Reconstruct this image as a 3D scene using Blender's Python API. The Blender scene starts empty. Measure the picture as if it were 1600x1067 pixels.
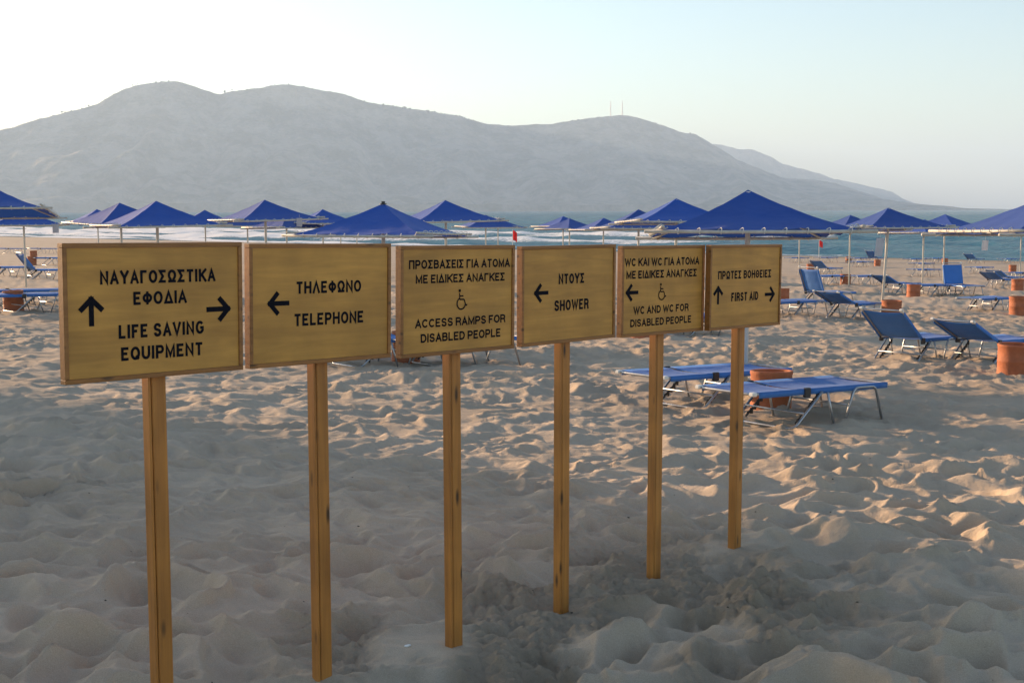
import bpy, bmesh, math, random
import numpy as np
from mathutils import Vector, Matrix

R = math.radians
sc = bpy.context.scene
col = sc.collection
random.seed(7)

# ------------------------------------------------------------------ camera, sky, sun, exposure
CAM_H = 1.71
cam_d = bpy.data.cameras.new('camera'); cam = bpy.data.objects.new('camera', cam_d); col.objects.link(cam)
cam_d.sensor_width = 36.0; cam_d.lens = 2000.0 / 1600.0 * 36.0
cam_d.clip_start = 0.05; cam_d.clip_end = 40000
PITCH = math.atan(205.5 / 2000.0)
cam.matrix_world = (Matrix.Translation((0, 0, CAM_H)) @ Matrix.Rotation(R(90) - PITCH, 4, 'X') @ Matrix.Rotation(R(-0.15), 4, 'Z'))
sc.camera = cam

SUN_AZ = R(50)        # to the left of the view direction (+Y)
SUN_EL = R(10.5)
sun_dir = Vector((-math.sin(SUN_AZ) * math.cos(SUN_EL), math.cos(SUN_AZ) * math.cos(SUN_EL), math.sin(SUN_EL)))
world = bpy.data.worlds.new('World'); sc.world = world; world.use_nodes = True
wn = world.node_tree.nodes; wl = world.node_tree.links
sky = wn.new('ShaderNodeTexSky'); sky.sky_type = 'NISHITA'; sky.sun_disc = False
sky.sun_elevation = SUN_EL; sky.sun_rotation = -SUN_AZ
sky.air_density = 1.0; sky.dust_density = 0.8; sky.ozone_density = 1.6; sky.altitude = 0
bg = wn['Background']; bg.inputs['Strength'].default_value = 0.10
wl.new(sky.outputs[0], bg.inputs['Color'])

sun_l = bpy.data.lights.new('sun', 'SUN'); sun_l.energy = 5.0; sun_l.angle = R(0.6); sun_l.color = (1.0, 0.66, 0.38)
sun_o = bpy.data.objects.new('sun', sun_l); col.objects.link(sun_o)
sun_o.rotation_euler = (-sun_dir).to_track_quat('-Z', 'Y').to_euler()
sun_o.location = (-30, 25, 40)

sc.view_settings.view_transform = 'Standard'; sc.view_settings.look = 'None'
sc.view_settings.exposure = 1.4; sc.view_settings.gamma = 1.0; sc.view_settings.use_curve_mapping = False
sc.cycles.volume_bounces = 2
sc.cycles.max_bounces = 8

# ------------------------------------------------------------------ helpers
def tag(o, label=None, cat=None, group=None, kind=None):
    if label: o['label'] = label
    if cat: o['category'] = cat
    if group: o['group'] = group
    if kind: o['kind'] = kind
    return o

def empty(name, loc=(0, 0, 0), rot=(0, 0, 0)):
    o = bpy.data.objects.new(name, None); col.objects.link(o)
    o.location = loc; o.rotation_euler = rot; o.empty_display_size = 0.2
    return o

def link(name, me, mat=None, parent=None, loc=None, rot=None, smooth=False):
    o = bpy.data.objects.new(name, me); col.objects.link(o)
    if mat is not None and not me.materials: me.materials.append(mat)
    if parent is not None: o.parent = parent
    if loc is not None: o.location = loc
    if rot is not None: o.rotation_euler = rot
    if smooth:
        me.polygons.foreach_set('use_smooth', [True] * len(me.polygons))
    return o

def copy_tree(o, parent=None):
    c = o.copy(); col.objects.link(c); c.parent = parent
    for ch in o.children: copy_tree(ch, c)
    return c

def mesh_np(name, verts, faces, smooth=True):
    me = bpy.data.meshes.new(name)
    nv, nf = len(verts), len(faces)
    k = faces.shape[1]
    me.vertices.add(nv); me.vertices.foreach_set('co', verts.astype(np.float32).ravel())
    me.loops.add(nf * k); me.loops.foreach_set('vertex_index', faces.astype(np.int32).ravel())
    me.polygons.add(nf); me.polygons.foreach_set('loop_start', np.arange(nf, dtype=np.int32) * k)
    me.update(calc_edges=True); me.validate()
    if smooth: me.polygons.foreach_set('use_smooth', np.ones(nf, dtype=bool))
    return me

def bm_mesh(bm, name, smooth=False):
    me = bpy.data.meshes.new(name); bm.normal_update(); bm.to_mesh(me); bm.free()
    if smooth: me.polygons.foreach_set('use_smooth', [True] * len(me.polygons))
    return me

def bm_box(bm, x0, x1, y0, y1, z0, z1, bevel=0.0):
    r = bmesh.ops.create_cube(bm, size=1.0)
    vs = r['verts']
    for v in vs:
        v.co.x = x0 if v.co.x < 0 else x1
        v.co.y = y0 if v.co.y < 0 else y1
        v.co.z = z0 if v.co.z < 0 else z1
    if bevel > 0:
        es = list({e for v in vs for e in v.link_edges})
        bmesh.ops.bevel(bm, geom=es, offset=bevel, segments=1, affect='EDGES', profile=0.5)

def box_mesh(name, x0, x1, y0, y1, z0, z1, bevel=0.0):
    bm = bmesh.new(); bm_box(bm, x0, x1, y0, y1, z0, z1, bevel); return bm_mesh(bm, name)

def smooth_path(pts, rad=0.06, n=4):
    """round the inner corners of a polyline"""
    P = [Vector(p) for p in pts]
    out = [P[0]]
    for i in range(1, len(P) - 1):
        a, b, c = P[i - 1], P[i], P[i + 1]
        d1 = (a - b); d2 = (c - b)
        r = min(rad, d1.length * .45, d2.length * .45)
        s, e = b + d1.normalized() * r, b + d2.normalized() * r
        for k in range(n + 1):
            t = k / n
            out.append(s * (1 - t) ** 2 + b * 2 * t * (1 - t) + e * t ** 2)
    out.append(P[-1])
    return out

def bm_tube(bm, pts, r, seg=8, caps=True):
    P = [Vector(p) for p in pts]
    rings = []
    prev = None
    for i, p in enumerate(P):
        if i == 0: t = P[1] - P[0]
        elif i == len(P) - 1: t = P[-1] - P[-2]
        else: t = (P[i + 1] - P[i]).normalized() + (P[i] - P[i - 1]).normalized()
        t.normalize()
        if prev is None:
            up = Vector((0, 0, 1)) if abs(t.z) < .9 else Vector((1, 0, 0))
            n = t.cross(up).normalized()
        else:
            n = (prev - t * prev.dot(t)).normalized()
        prev = n
        b = t.cross(n)
        rr = r[i] if isinstance(r, (list, tuple)) else r
        rings.append([bm.verts.new(p + (n * math.cos(2 * math.pi * k / seg) + b * math.sin(2 * math.pi * k / seg)) * rr) for k in range(seg)])
    for a, c in zip(rings[:-1], rings[1:]):
        for k in range(seg):
            bm.faces.new((a[k], a[(k + 1) % seg], c[(k + 1) % seg], c[k]))
    if caps:
        bm.faces.new(list(reversed(rings[0]))); bm.faces.new(rings[-1])

def tube_mesh(name, pts, r, seg=8, rad=None):
    bm = bmesh.new()
    bm_tube(bm, smooth_path(pts, rad) if rad else pts, r, seg)
    bmesh.ops.recalc_face_normals(bm, faces=bm.faces)
    return bm_mesh(bm, name, True)

# ------------------------------------------------------------------ node materials
def new_mat(name):
    m = bpy.data.materials.new(name); m.use_nodes = True
    nt = m.node_tree
    return m, nt, nt.nodes, nt.links, nt.nodes['Principled BSDF']

def nd(ns, t, **kw):
    n = ns.new(t)
    for k, v in kw.items():
        if k.startswith('i_'):
            key = k[2:]
            key = int(key) if key.isdigit() else key.replace('_', ' ')
            n.inputs[key].default_value = v
        else: setattr(n, k, v)
    return n

def ramp(ns, stops):
    r = ns.new('ShaderNodeValToRGB'); e = r.color_ramp.elements
    while len(e) < len(stops): e.new(0.5)
    for el, (p, c) in zip(e, stops):
        el.position = p; el.color = tuple(c) + (1,) if len(c) == 3 else c
    return r

def coords(ns, ls, scale=(1, 1, 1), kind='Object', rot=(0, 0, 0)):
    tc = ns.new('ShaderNodeTexCoord'); mp = ns.new('ShaderNodeMapping')
    mp.inputs['Scale'].default_value = scale; mp.inputs['Rotation'].default_value = rot
    ls.new(tc.outputs[kind], mp.inputs['Vector']); return mp.outputs[0]

def simple(name, colr, rough=0.6, metal=0.0, var=0.12, scale=8.0, bump=0.0, bscale=60.0, spec=0.5):
    m, nt, ns, ls, b = new_mat(name)
    v = coords(ns, ls)
    n = nd(ns, 'ShaderNodeTexNoise', i_Scale=scale, i_Detail=6.0, i_Roughness=0.6); ls.new(v, n.inputs['Vector'])
    c0 = [max(0, c * (1 - var)) for c in colr]; c1 = [min(1, c * (1 + var)) for c in colr]
    r = ramp(ns, [(0.3, c0), (0.7, c1)]); ls.new(n.outputs[0], r.inputs[0]); ls.new(r.outputs[0], b.inputs['Base Color'])
    b.inputs['Roughness'].default_value = rough; b.inputs['Metallic'].default_value = metal
    b.inputs['Specular IOR Level'].default_value = spec
    if bump:
        n2 = nd(ns, 'ShaderNodeTexNoise', i_Scale=bscale, i_Detail=4.0); ls.new(v, n2.inputs['Vector'])
        bp = nd(ns, 'ShaderNodeBump', i_Strength=bump, i_Distance=0.01); ls.new(n2.outputs[0], bp.inputs['Height']); ls.new(bp.outputs[0], b.inputs['Normal'])
    return m

def wood(name, light, dark, grain=(3.0, 40.0, 40.0), knots=0.0, rough=0.45, kscale=(9, 9, 2.2), weather=0.0):
    """grain runs along local x of the mapping; z for posts is passed through the scale"""
    m, nt, ns, ls, b = new_mat(name)
    tc = ns.new('ShaderNodeTexCoord'); oi = ns.new('ShaderNodeObjectInfo')
    off = nd(ns, 'ShaderNodeVectorMath', operation='MULTIPLY_ADD'); off.inputs[1].default_value = (37, 21, 53)
    cmb = ns.new('ShaderNodeCombineXYZ')
    for i in range(3): ls.new(oi.outputs['Random'], cmb.inputs[i])
    ls.new(cmb.outputs[0], off.inputs[0]); ls.new(tc.outputs['Object'], off.inputs[2])
    mp = ns.new('ShaderNodeMapping'); mp.inputs['Scale'].default_value = grain; ls.new(off.outputs[0], mp.inputs['Vector'])
    n = nd(ns, 'ShaderNodeTexNoise', i_Scale=1.0, i_Detail=7.0, i_Roughness=0.62, i_Distortion=0.6); ls.new(mp.outputs[0], n.inputs['Vector'])
    r = ramp(ns, [(0.28, dark), (0.72, light)]); ls.new(n.outputs[0], r.inputs[0])
    # broad blotches in the varnish
    n3 = nd(ns, 'ShaderNodeTexNoise', i_Scale=5.0, i_Detail=4.0); ls.new(off.outputs[0], n3.inputs['Vector'])
    mx = nd(ns, 'ShaderNodeMix', data_type='RGBA', blend_type='MULTIPLY'); mx.inputs[0].default_value = 0.55
    r3 = ramp(ns, [(0.3, (0.68, 0.66, 0.62)), (0.7, (1.08, 1.05, 1.0))]); ls.new(n3.outputs[0], r3.inputs[0])
    mx.inputs[0].default_value = 0.75
    ls.new(r.outputs[0], mx.inputs[6]); ls.new(r3.outputs[0], mx.inputs[7])
    outc = mx.outputs[2]
    if knots:
        mk = ns.new('ShaderNodeMapping'); mk.inputs['Scale'].default_value = kscale; ls.new(off.outputs[0], mk.inputs['Vector'])
        vo = nd(ns, 'ShaderNodeTexVoronoi', i_Scale=1.0); ls.new(mk.outputs[0], vo.inputs['Vector'])
        rk = ramp(ns, [(0.07, (1, 1, 1)), (0.13, (0.55, 0.55, 0.55)), (0.2, (0, 0, 0))]); ls.new(vo.outputs['Distance'], rk.inputs[0])
        mul = nd(ns, 'ShaderNodeMath', operation='MULTIPLY'); mul.inputs[1].default_value = knots; ls.new(rk.outputs[0], mul.inputs[0])
        m2 = nd(ns, 'ShaderNodeMix', data_type='RGBA'); m2.inputs[7].default_value = (0.045, 0.022, 0.01, 1)
        ls.new(mul.outputs[0], m2.inputs[0]); ls.new(outc, m2.inputs[6]); outc = m2.outputs[2]
    ls.new(outc, b.inputs['Base Color'])
    b.inputs['Roughness'].default_value = rough
    bp = nd(ns, 'ShaderNodeBump', i_Strength=0.25, i_Distance=0.002); ls.new(n.outputs[0], bp.inputs['Height']); ls.new(bp.outputs[0], b.inputs['Normal'])
    return m

M = {}
M['panel'] = wood('plywood_varnish', (0.68, 0.345, 0.068), (0.45, 0.215, 0.042), (2.2, 30, 26), 0.0, 0.5)
M['rail'] = wood('frame_pine', (0.42, 0.18, 0.045), (0.26, 0.105, 0.026), (3, 60, 60), 0.75, 0.45, (7, 22, 22))
M['post'] = wood('post_pine', (0.60, 0.25, 0.05), (0.38, 0.145, 0.03), (42, 42, 1.8), 0.95, 0.42, (17, 17, 4.6))
M['ink'] = simple('sign_paint', (0.006, 0.006, 0.011), 0.8, 0, 0.3, 40, spec=0.12)
M['canvas'] = None
M['alu'] = simple('aluminium_tube', (0.40, 0.41, 0.43), 0.38, 0.85, 0.12, 14, 0.1, 90)
M['white_plastic'] = simple('white_plastic', (0.74, 0.72, 0.66), 0.45, 0, 0.08, 20)
M['black_plastic'] = simple('black_plastic', (0.02, 0.02, 0.024), 0.5, 0, 0.2, 30)
M['pole'] = simple('white_pole_paint', (0.68, 0.65, 0.57), 0.45, 0, 0.10, 9, 0.08, 50)
M['pipe'] = simple('grey_white_pipe', (0.52, 0.49, 0.43), 0.5, 0, 0.2, 7, 0.1, 40)
M['rope'] = simple('lacing_cord', (0.62, 0.60, 0.55), 0.8, 0, 0.15, 60)
M['terracotta'] = simple('terracotta', (0.40, 0.125, 0.052), 0.8, 0, 0.22, 7, 0.3, 45)
M['card'] = simple('white_card', (0.62, 0.62, 0.66), 0.5, 0, 0.08, 20)
M['red_cloth'] = simple('red_cloth', (0.62, 0.035, 0.03), 0.8, 0, 0.12, 20)
M['mast'] = simple('mast_paint', (0.35, 0.25, 0.25), 0.5, 0.2, 0.1, 1)
M['debris'] = simple('dry_debris', (0.035, 0.028, 0.02), 0.9, 0, 0.5, 30)
M['shell'] = simple('shell_white', (0.75, 0.73, 0.7), 0.5, 0, 0.08, 30)
M['plaster'] = simple('white_plaster', (0.70, 0.67, 0.60), 0.9, 0, 0.08, 2, 0.2, 20)
M['blue_paint'] = simple('blue_paint', (0.03, 0.10, 0.30), 0.5, 0, 0.12, 5)
M['glass'] = simple('dark_glass', (0.02, 0.025, 0.03), 0.08, 0, 0.1, 2)
M['roof'] = simple('roof_concrete', (0.42, 0.38, 0.33), 0.9, 0, 0.15, 1.5)

def fabric(name, colr, dusty, weave=900.0, trans=0.18):
    m, nt, ns, ls, b = new_mat(name)
    v = coords(ns, ls)
    n = nd(ns, 'ShaderNodeTexNoise', i_Scale=3.5, i_Detail=5.0, i_Roughness=0.65); ls.new(v, n.inputs['Vector'])
    r = ramp(ns, [(0.35, colr), (0.8, dusty)]); ls.new(n.outputs[0], r.inputs[0])
    oi = ns.new('ShaderNodeObjectInfo'); mr = nd(ns, 'ShaderNodeMapRange'); mr.inputs['To Min'].default_value = 0.82; mr.inputs['To Max'].default_value = 1.15; ls.new(oi.outputs['Random'], mr.inputs['Value'])
    hs = ns.new('ShaderNodeHueSaturation'); ls.new(r.outputs[0], hs.inputs['Color']); ls.new(mr.outputs[0], hs.inputs['Value']); ls.new(hs.outputs[0], b.inputs['Base Color'])
    b.inputs['Roughness'].default_value = 0.75
    b.inputs['Sheen Weight'].default_value = 0.06; b.inputs['Sheen Roughness'].default_value = 0.5
    wv = nd(ns, 'ShaderNodeTexNoise', i_Scale=weave, i_Detail=1.0); ls.new(v, wv.inputs['Vector'])
    n2 = nd(ns, 'ShaderNodeTexNoise', i_Scale=5.0, i_Detail=4.0); ls.new(v, n2.inputs['Vector'])
    bp = nd(ns, 'ShaderNodeBump', i_Strength=0.6, i_Distance=0.02); ls.new(n2.outputs[0], bp.inputs['Height']); ls.new(bp.outputs[0], b.inputs['Normal'])
    tr = ns.new('ShaderNodeBsdfTranslucent'); ls.new(r.outputs[0], tr.inputs['Color'])
    mx = ns.new('ShaderNodeMixShader'); mx.inputs[0].default_value = trans
    ls.new(b.outputs[0], mx.inputs[1]); ls.new(tr.outputs[0], mx.inputs[2]); ls.new(mx.outputs[0], ns['Material Output'].inputs['Surface'])
    return m
M['canvas'] = fabric('umbrella_canvas', (0.004, 0.066, 0.36), (0.008, 0.082, 0.40))
M['sling'] = fabric('sling_fabric', (0.035, 0.17, 0.52), (0.055, 0.20, 0.56), trans=0.12)

# sand -----------------------------------------------------------------
def sand_material():
    m, nt, ns, ls, b = new_mat('beach_sand')
    v = coords(ns, ls)
    n1 = nd(ns, 'ShaderNodeTexNoise', i_Scale=0.7, i_Detail=6.0, i_Roughness=0.6); ls.new(v, n1.inputs['Vector'])
    r1 = ramp(ns, [(0.3, (0.45, 0.355, 0.26)), (0.7, (0.56, 0.455, 0.345))]); ls.new(n1.outputs[0], r1.inputs[0])
    n2 = nd(ns, 'ShaderNodeTexNoise', i_Scale=260.0, i_Detail=3.0, i_Roughness=0.7); ls.new(v, n2.inputs['Vector'])
    r2 = ramp(ns, [(0.25, (0.72, 0.70, 0.68)), (0.75, (1.1, 1.1, 1.1))]); ls.new(n2.outputs[0], r2.inputs[0])
    mx = nd(ns, 'ShaderNodeMix', data_type='RGBA', blend_type='MULTIPLY'); mx.inputs[0].default_value = 1.0
    ls.new(r1.outputs[0], mx.inputs[6]); ls.new(r2.outputs[0], mx.inputs[7])
    at = nd(ns, 'ShaderNodeAttribute', attribute_name='damp')
    m2 = nd(ns, 'ShaderNodeMix', data_type='RGBA'); m2.inputs[7].default_value = (0.23, 0.17, 0.11, 1)
    mm = nd(ns, 'ShaderNodeMath', operation='MULTIPLY'); mm.inputs[1].default_value = 0.55
    ls.new(at.outputs['Fac'], mm.inputs[0]); ls.new(mm.outputs[0], m2.inputs[0]); ls.new(mx.outputs[2], m2.inputs[6])
    ls.new(m2.outputs[2], b.inputs['Base Color'])
    b.inputs['Roughness'].default_value = 0.95; b.inputs['Specular IOR Level'].default_value = 0.15
    # fine relief: grains and wind ripples
    rp = coords(ns, ls, (1, 1, 1), 'Object', (0, 0, R(-62)))
    dn = nd(ns, 'ShaderNodeTexNoise', i_Scale=1.7, i_Detail=3.0); ls.new(v, dn.inputs['Vector'])
    ad = nd(ns, 'ShaderNodeVectorMath', operation='MULTIPLY_ADD'); ad.inputs[1].default_value = (0.22, 0.22, 0); ls.new(dn.outputs['Color'], ad.inputs[0]); ls.new(rp, ad.inputs[2])
    wv = nd(ns, 'ShaderNodeTexWave', wave_type='BANDS', i_Scale=3.0, i_Distortion=1.2, i_Detail=2.0); wv.inputs['Detail Scale'].default_value = 1.3
    ls.new(ad.outputs[0], wv.inputs['Vector'])
    ra = nd(ns, 'ShaderNodeAttribute', attribute_name='ripple')
    rm = nd(ns, 'ShaderNodeMath', operation='MULTIPLY'); ls.new(wv.outputs['Fac'], rm.inputs[0]); ls.new(ra.outputs['Fac'], rm.inputs[1])
    bp0 = nd(ns, 'ShaderNodeBump', i_Strength=1.0, i_Distance=0.012); ls.new(rm.outputs[0], bp0.inputs['Height'])
    n4 = nd(ns, 'ShaderNodeTexNoise', i_Scale=30.0, i_Detail=7.0, i_Roughness=0.68); ls.new(v, n4.inputs['Vector'])
    bp1 = nd(ns, 'ShaderNodeBump', i_Strength=0.7, i_Distance=0.012); ls.new(n4.outputs[0], bp1.inputs['Height']); ls.new(bp0.outputs[0], bp1.inputs['Normal'])
    bp2 = nd(ns, 'ShaderNodeBump', i_Strength=0.35, i_Distance=0.002); ls.new(n2.outputs[0], bp2.inputs['Height']); ls.new(bp1.outputs[0], bp2.inputs['Normal'])
    n5 = nd(ns, 'ShaderNodeTexNoise', i_Scale=75.0, i_Detail=6.0, i_Roughness=0.75); ls.new(v, n5.inputs['Vector'])
    cm = nd(ns, 'ShaderNodeMath', operation='MULTIPLY'); ls.new(n5.outputs[0], cm.inputs[0]); ls.new(at.outputs['Fac'], cm.inputs[1])
    bp3 = nd(ns, 'ShaderNodeBump', i_Strength=0.8, i_Distance=0.012); ls.new(cm.outputs[0], bp3.inputs['Height']); ls.new(bp2.outputs[0], bp3.inputs['Normal'])
    ls.new(bp3.outputs[0], b.inputs['Normal'])
    return m
M['sand'] = sand_material()

# ------------------------------------------------------------------ numpy noise
def _hash(ix, iy, seed):
    h = (ix.astype(np.int64) * 374761393 + iy.astype(np.int64) * 668265263 + seed * 1442695041) & 0x7fffffff
    h = ((h ^ (h >> 13)) * 1274126177) & 0x7fffffff
    h = (h ^ (h >> 16)) & 0x7fffffff
    return h / float(0x7fffffff)

def vnoise(x, y, seed=0):
    ix = np.floor(x); iy = np.floor(y); fx = x - ix; fy = y - iy
    fx = fx * fx * fx * (fx * (fx * 6 - 15) + 10); fy = fy * fy * fy * (fy * (fy * 6 - 15) + 10)
    a = _hash(ix, iy, seed); b = _hash(ix + 1, iy, seed); c = _hash(ix, iy + 1, seed); d = _hash(ix + 1, iy + 1, seed)
    return (a * (1 - fx) + b * fx) * (1 - fy) + (c * (1 - fx) + d * fx) * fy

def fbm(x, y, seed=0, oct=4, gain=0.5):
    s = 0; a = 1; t = 0
    for o in range(oct):
        s = s + a * vnoise(x * 2 ** o, y * 2 ** o, seed + 17 * o); t += a; a *= gain
    return s / t

def worley(x, y, seed=0):
    ix = np.floor(x); iy = np.floor(y)
    f1 = np.full(x.shape, 9.0); rid = np.zeros(x.shape)
    for dx in (-1, 0, 1):
        for dy in (-1, 0, 1):
            cx, cy = ix + dx, iy + dy
            px = cx + 0.1 + 0.8 * _hash(cx, cy, seed); py = cy + 0.1 + 0.8 * _hash(cx, cy, seed + 5)
            d = (px - x) ** 2 + (py - y) ** 2
            upd = d < f1
            f1 = np.where(upd, d, f1); rid = np.where(upd, _hash(cx, cy, seed + 9), rid)
    return f1, rid          # squared distance, random id of the cell

def scoops(x, y, k, seed=0):
    """rounded pits that meet in soft crests: smooth-minimum of squared cell distances, and a blended random depth"""
    ix = np.floor(x); iy = np.floor(y); S = np.zeros(x.shape); Q = np.zeros(x.shape)
    for dx in (-1, 0, 1):
        for dy in (-1, 0, 1):
            cx, cy = ix + dx, iy + dy
            px = cx + 0.05 + 0.9 * _hash(cx, cy, seed); py = cy + 0.05 + 0.9 * _hash(cx, cy, seed + 5)
            st = 0.7 + 0.6 * _hash(cx, cy, seed + 13)
            e = np.exp(-k * (((px - x) * st) ** 2 + ((py - y) / st) ** 2)); S += e; Q += e * _hash(cx, cy, seed + 9)
    S = np.maximum(S, 1e-9)
    return np.clip(-np.log(S) / k, -.1, .7), Q / S

# ------------------------------------------------------------------ the ground
NS = np.array((0.67, 0.74))      # towards the sea
S_P = [0, 5, 12, 24, 35, 44, 70, 95, 130, 500]; Z_P = [0, 0, -.27, -.6, -.88, -1.15, -1.72, -2.15, -4.0, -12]
SEA_Z = -2.12

def gz(x, y):
    return float(np.interp(0.67 * x + 0.74 * y, S_P, Z_P))

POSTS = []     # filled from the sign table
SIGNS = [  # left top corner x, y, z ; yaw ; tilt in the plane of the board (degrees)
    (-1.320, 3.767, 1.616, 45.3, 0.85), (-0.874, 4.276, 1.600, 45.9, 1.15), (-0.409, 4.744, 1.579, 46.9, 1.0),
    (0.044, 5.319, 1.559, 46.6, 0.4), (0.506, 5.841, 1.545, 44.6, 0.8), (0.971, 6.246, 1.537, 44.9, 0.85)]
SW, SH = 0.62, 0.42
for (x, y, z, yaw, ti) in SIGNS:
    c, s = math.cos(R(yaw)), math.sin(R(yaw))
    POSTS.append((x + c * SW * .5 - s * .055, y + s * SW * .5 + c * .055))

def sand_height(x, y, r):
    z = np.interp(0.67 * x + 0.74 * y, S_P, Z_P)
    near = np.clip((85 - r) / 40, 0, 1)
    wx = x + 0.26 * (fbm(x * 1.5, y * 1.5, 3, 2) - .5) * 2; wy = y + 0.26 * (fbm(x * 1.5, y * 1.5, 4, 2) - .5) * 2
    # how trampled: the open lane before the signs is smoother, wind-rippled sand
    tram = np.clip((fbm(x * .22, y * .22, 11, 3) - .36) * 4.0, 0.65, 1)
    lane = np.exp(-(((x + 1.6) / 2.0) ** 2 + ((y - 7.8) / 1.7) ** 2))
    tram = tram * (1 - .5 * lane)
    f1, rid = scoops(wx / .26, wy / .22, 20, 21); f1 = .42 * np.tanh(f1 / .42)
    p1 = (np.minimum(f1, .62) - .2) * .23 * (0.10 + 1.0 * rid)
    f2, rid2 = scoops(wx / .135 + 7, wy / .115 + 3, 11, 33)
    f3, rid3 = scoops(wx / .50 + 3, wy / .42 + 5, 24, 37); f3 = .45 * np.tanh(f3 / .45)
    p2 = (np.minimum(f2, .5) - .2) * .070 * rid2 ** 1.3 + (f3 - .2) * .19 * rid3
    und = (fbm(x * .35, y * .35, 41, 3) - .5) * .12 + (fbm(x * 1.1, y * 1.1, 43, 2) - .5) * .05
    fine = (fbm(x * 8, y * 8, 51, 3) - .5) * .022
    calm = np.ones_like(x)
    for (px, py) in POSTS: calm = calm * (1 - .85 * np.exp(-((x - px) ** 2 + (y - py) ** 2) / .10))
    fore = 1 + 1.9 * np.exp(-(r / 9.0) ** 4)
    z = z + near * calm * (und + tram * fore * (p1 + p2) + fine)
    # sand thrown up and dug over round the feet of the posts
    dig = np.zeros_like(x)
    for i, (px, py) in enumerate(POSTS):
        d2 = (x - px) ** 2 + (y - py) ** 2
        k = (0.15, 0.25, 0.9, 1.0, 1.0, 0.7)[i]
        z = z + k * (.03 * np.exp(-d2 / .03) - .04 * np.exp(-((np.sqrt(d2) - .42) / .16) ** 2))
        dig = np.maximum(dig, k * np.exp(-(d2 / .42) ** 1.5))
    for (px, py, rr, k) in ((0.15, 4.75, .55, .9), (0.75, 5.15, .6, .9), (1.25, 5.35, .5, .7), (-.35, 4.6, .4, .7), (-0.75, 5.2, .35, .6), (.35, 5.75, .3, .6), (1.65, 6.2, .45, .5)):
        d2 = (x - px) ** 2 + (y - py) ** 2
        dig = np.maximum(dig, k * np.exp(-(d2 / rr ** 2) ** 1.3))
    u_ = (x - .45) * .70 + (y - 5.25) * .714; v_ = -(x - .45) * .714 + (y - 5.25) * .70
    dig = np.maximum(dig, np.exp(-((u_ / 1.55) ** 2 + ((v_ + .12) / .62) ** 2) ** 1.6))
    patch = np.clip((fbm(x * 2.6, y * 2.6, 61, 4) - .30) * 4, 0, 1)
    dig = dig * patch
    cl, cid = worley(x / .055 + .3 * fbm(x * 30, y * 30, 71, 2), y / .055, 77)
    cl2, cid2 = worley(x / .125, y / .125, 79)
    z = z + dig * ((.35 - np.minimum(cl, .6)) * .075 * cid ** 2.5 + (.3 - np.minimum(cl2, .6)) * .09 * cid2 ** 3 + (fbm(x * 9, y * 9, 83, 5, .7) - .5) * .12)
    for (px, py), t0, k in zip(POSTS, (0, 0, -.055, -.125, -.11, -.04), (.3, .3, 1, 1, 1, 1)):
        w = k * np.exp(-(((x - px) ** 2 + (y - py) ** 2) / .035) ** 1.2)
        z = z * (1 - w) + w * (t0 + .25 * (z - t0))
    rip = np.clip(lane * 1.4 + .25 * np.clip(1.4 - tram * 1.6, 0, 1), 0, 1) * (1 - dig)
    wet = np.clip((0.67 * x + 0.74 * y - 89 + 2 * fbm(x / 9, y / 9, 95, 2)) / 4, 0, 1)
    return z, np.maximum(dig, wet), rip

def polar_sheet(dense, n_dense, n_coarse, radii):
    a0 = np.linspace(-dense, dense, n_dense)
    a1 = np.linspace(dense, 2 * math.pi - dense, n_coarse + 2)[1:-1]
    ang = np.concatenate([a0, a1]); nr, na = len(radii), len(ang)
    A, Rr = np.meshgrid(ang, radii)
    x = (np.sin(A) * Rr).ravel(); y = (np.cos(A) * Rr).ravel()
    i = np.arange(nr - 1)[:, None] * na + np.arange(na)[None, :]
    j = np.arange(nr - 1)[:, None] * na + (np.arange(na)[None, :] + 1) % na
    f = np.stack([i, j, j + na, i + na], -1).reshape(-1, 4)[:, ::-1]
    return x, y, Rr.ravel(), f, na

radii = np.concatenate([np.linspace(.02, 2.4, 26), np.exp(np.linspace(math.log(2.45), math.log(3.8), 40)), np.exp(np.linspace(math.log(3.81), math.log(9), 430)), np.exp(np.linspace(math.log(9.03), math.log(32), 300)), np.exp(np.linspace(math.log(32.4), math.log(480), 170))])
gx, gy, gr, gf, _ = polar_sheet(R(37), 720, 130, radii)
hz, dig, rip = sand_height(gx, gy, gr)
me = mesh_np('beach', np.stack([gx, gy, hz], -1), gf)
for nm, arr in (('damp', dig), ('ripple', rip)):
    at = me.attributes.new(nm, 'FLOAT', 'POINT'); at.data.foreach_set('value', arr.astype(np.float32))
ground = link('beach_ground', me, M['sand']); tag(ground, 'pale trampled sand of the beach', kind='structure')

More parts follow.
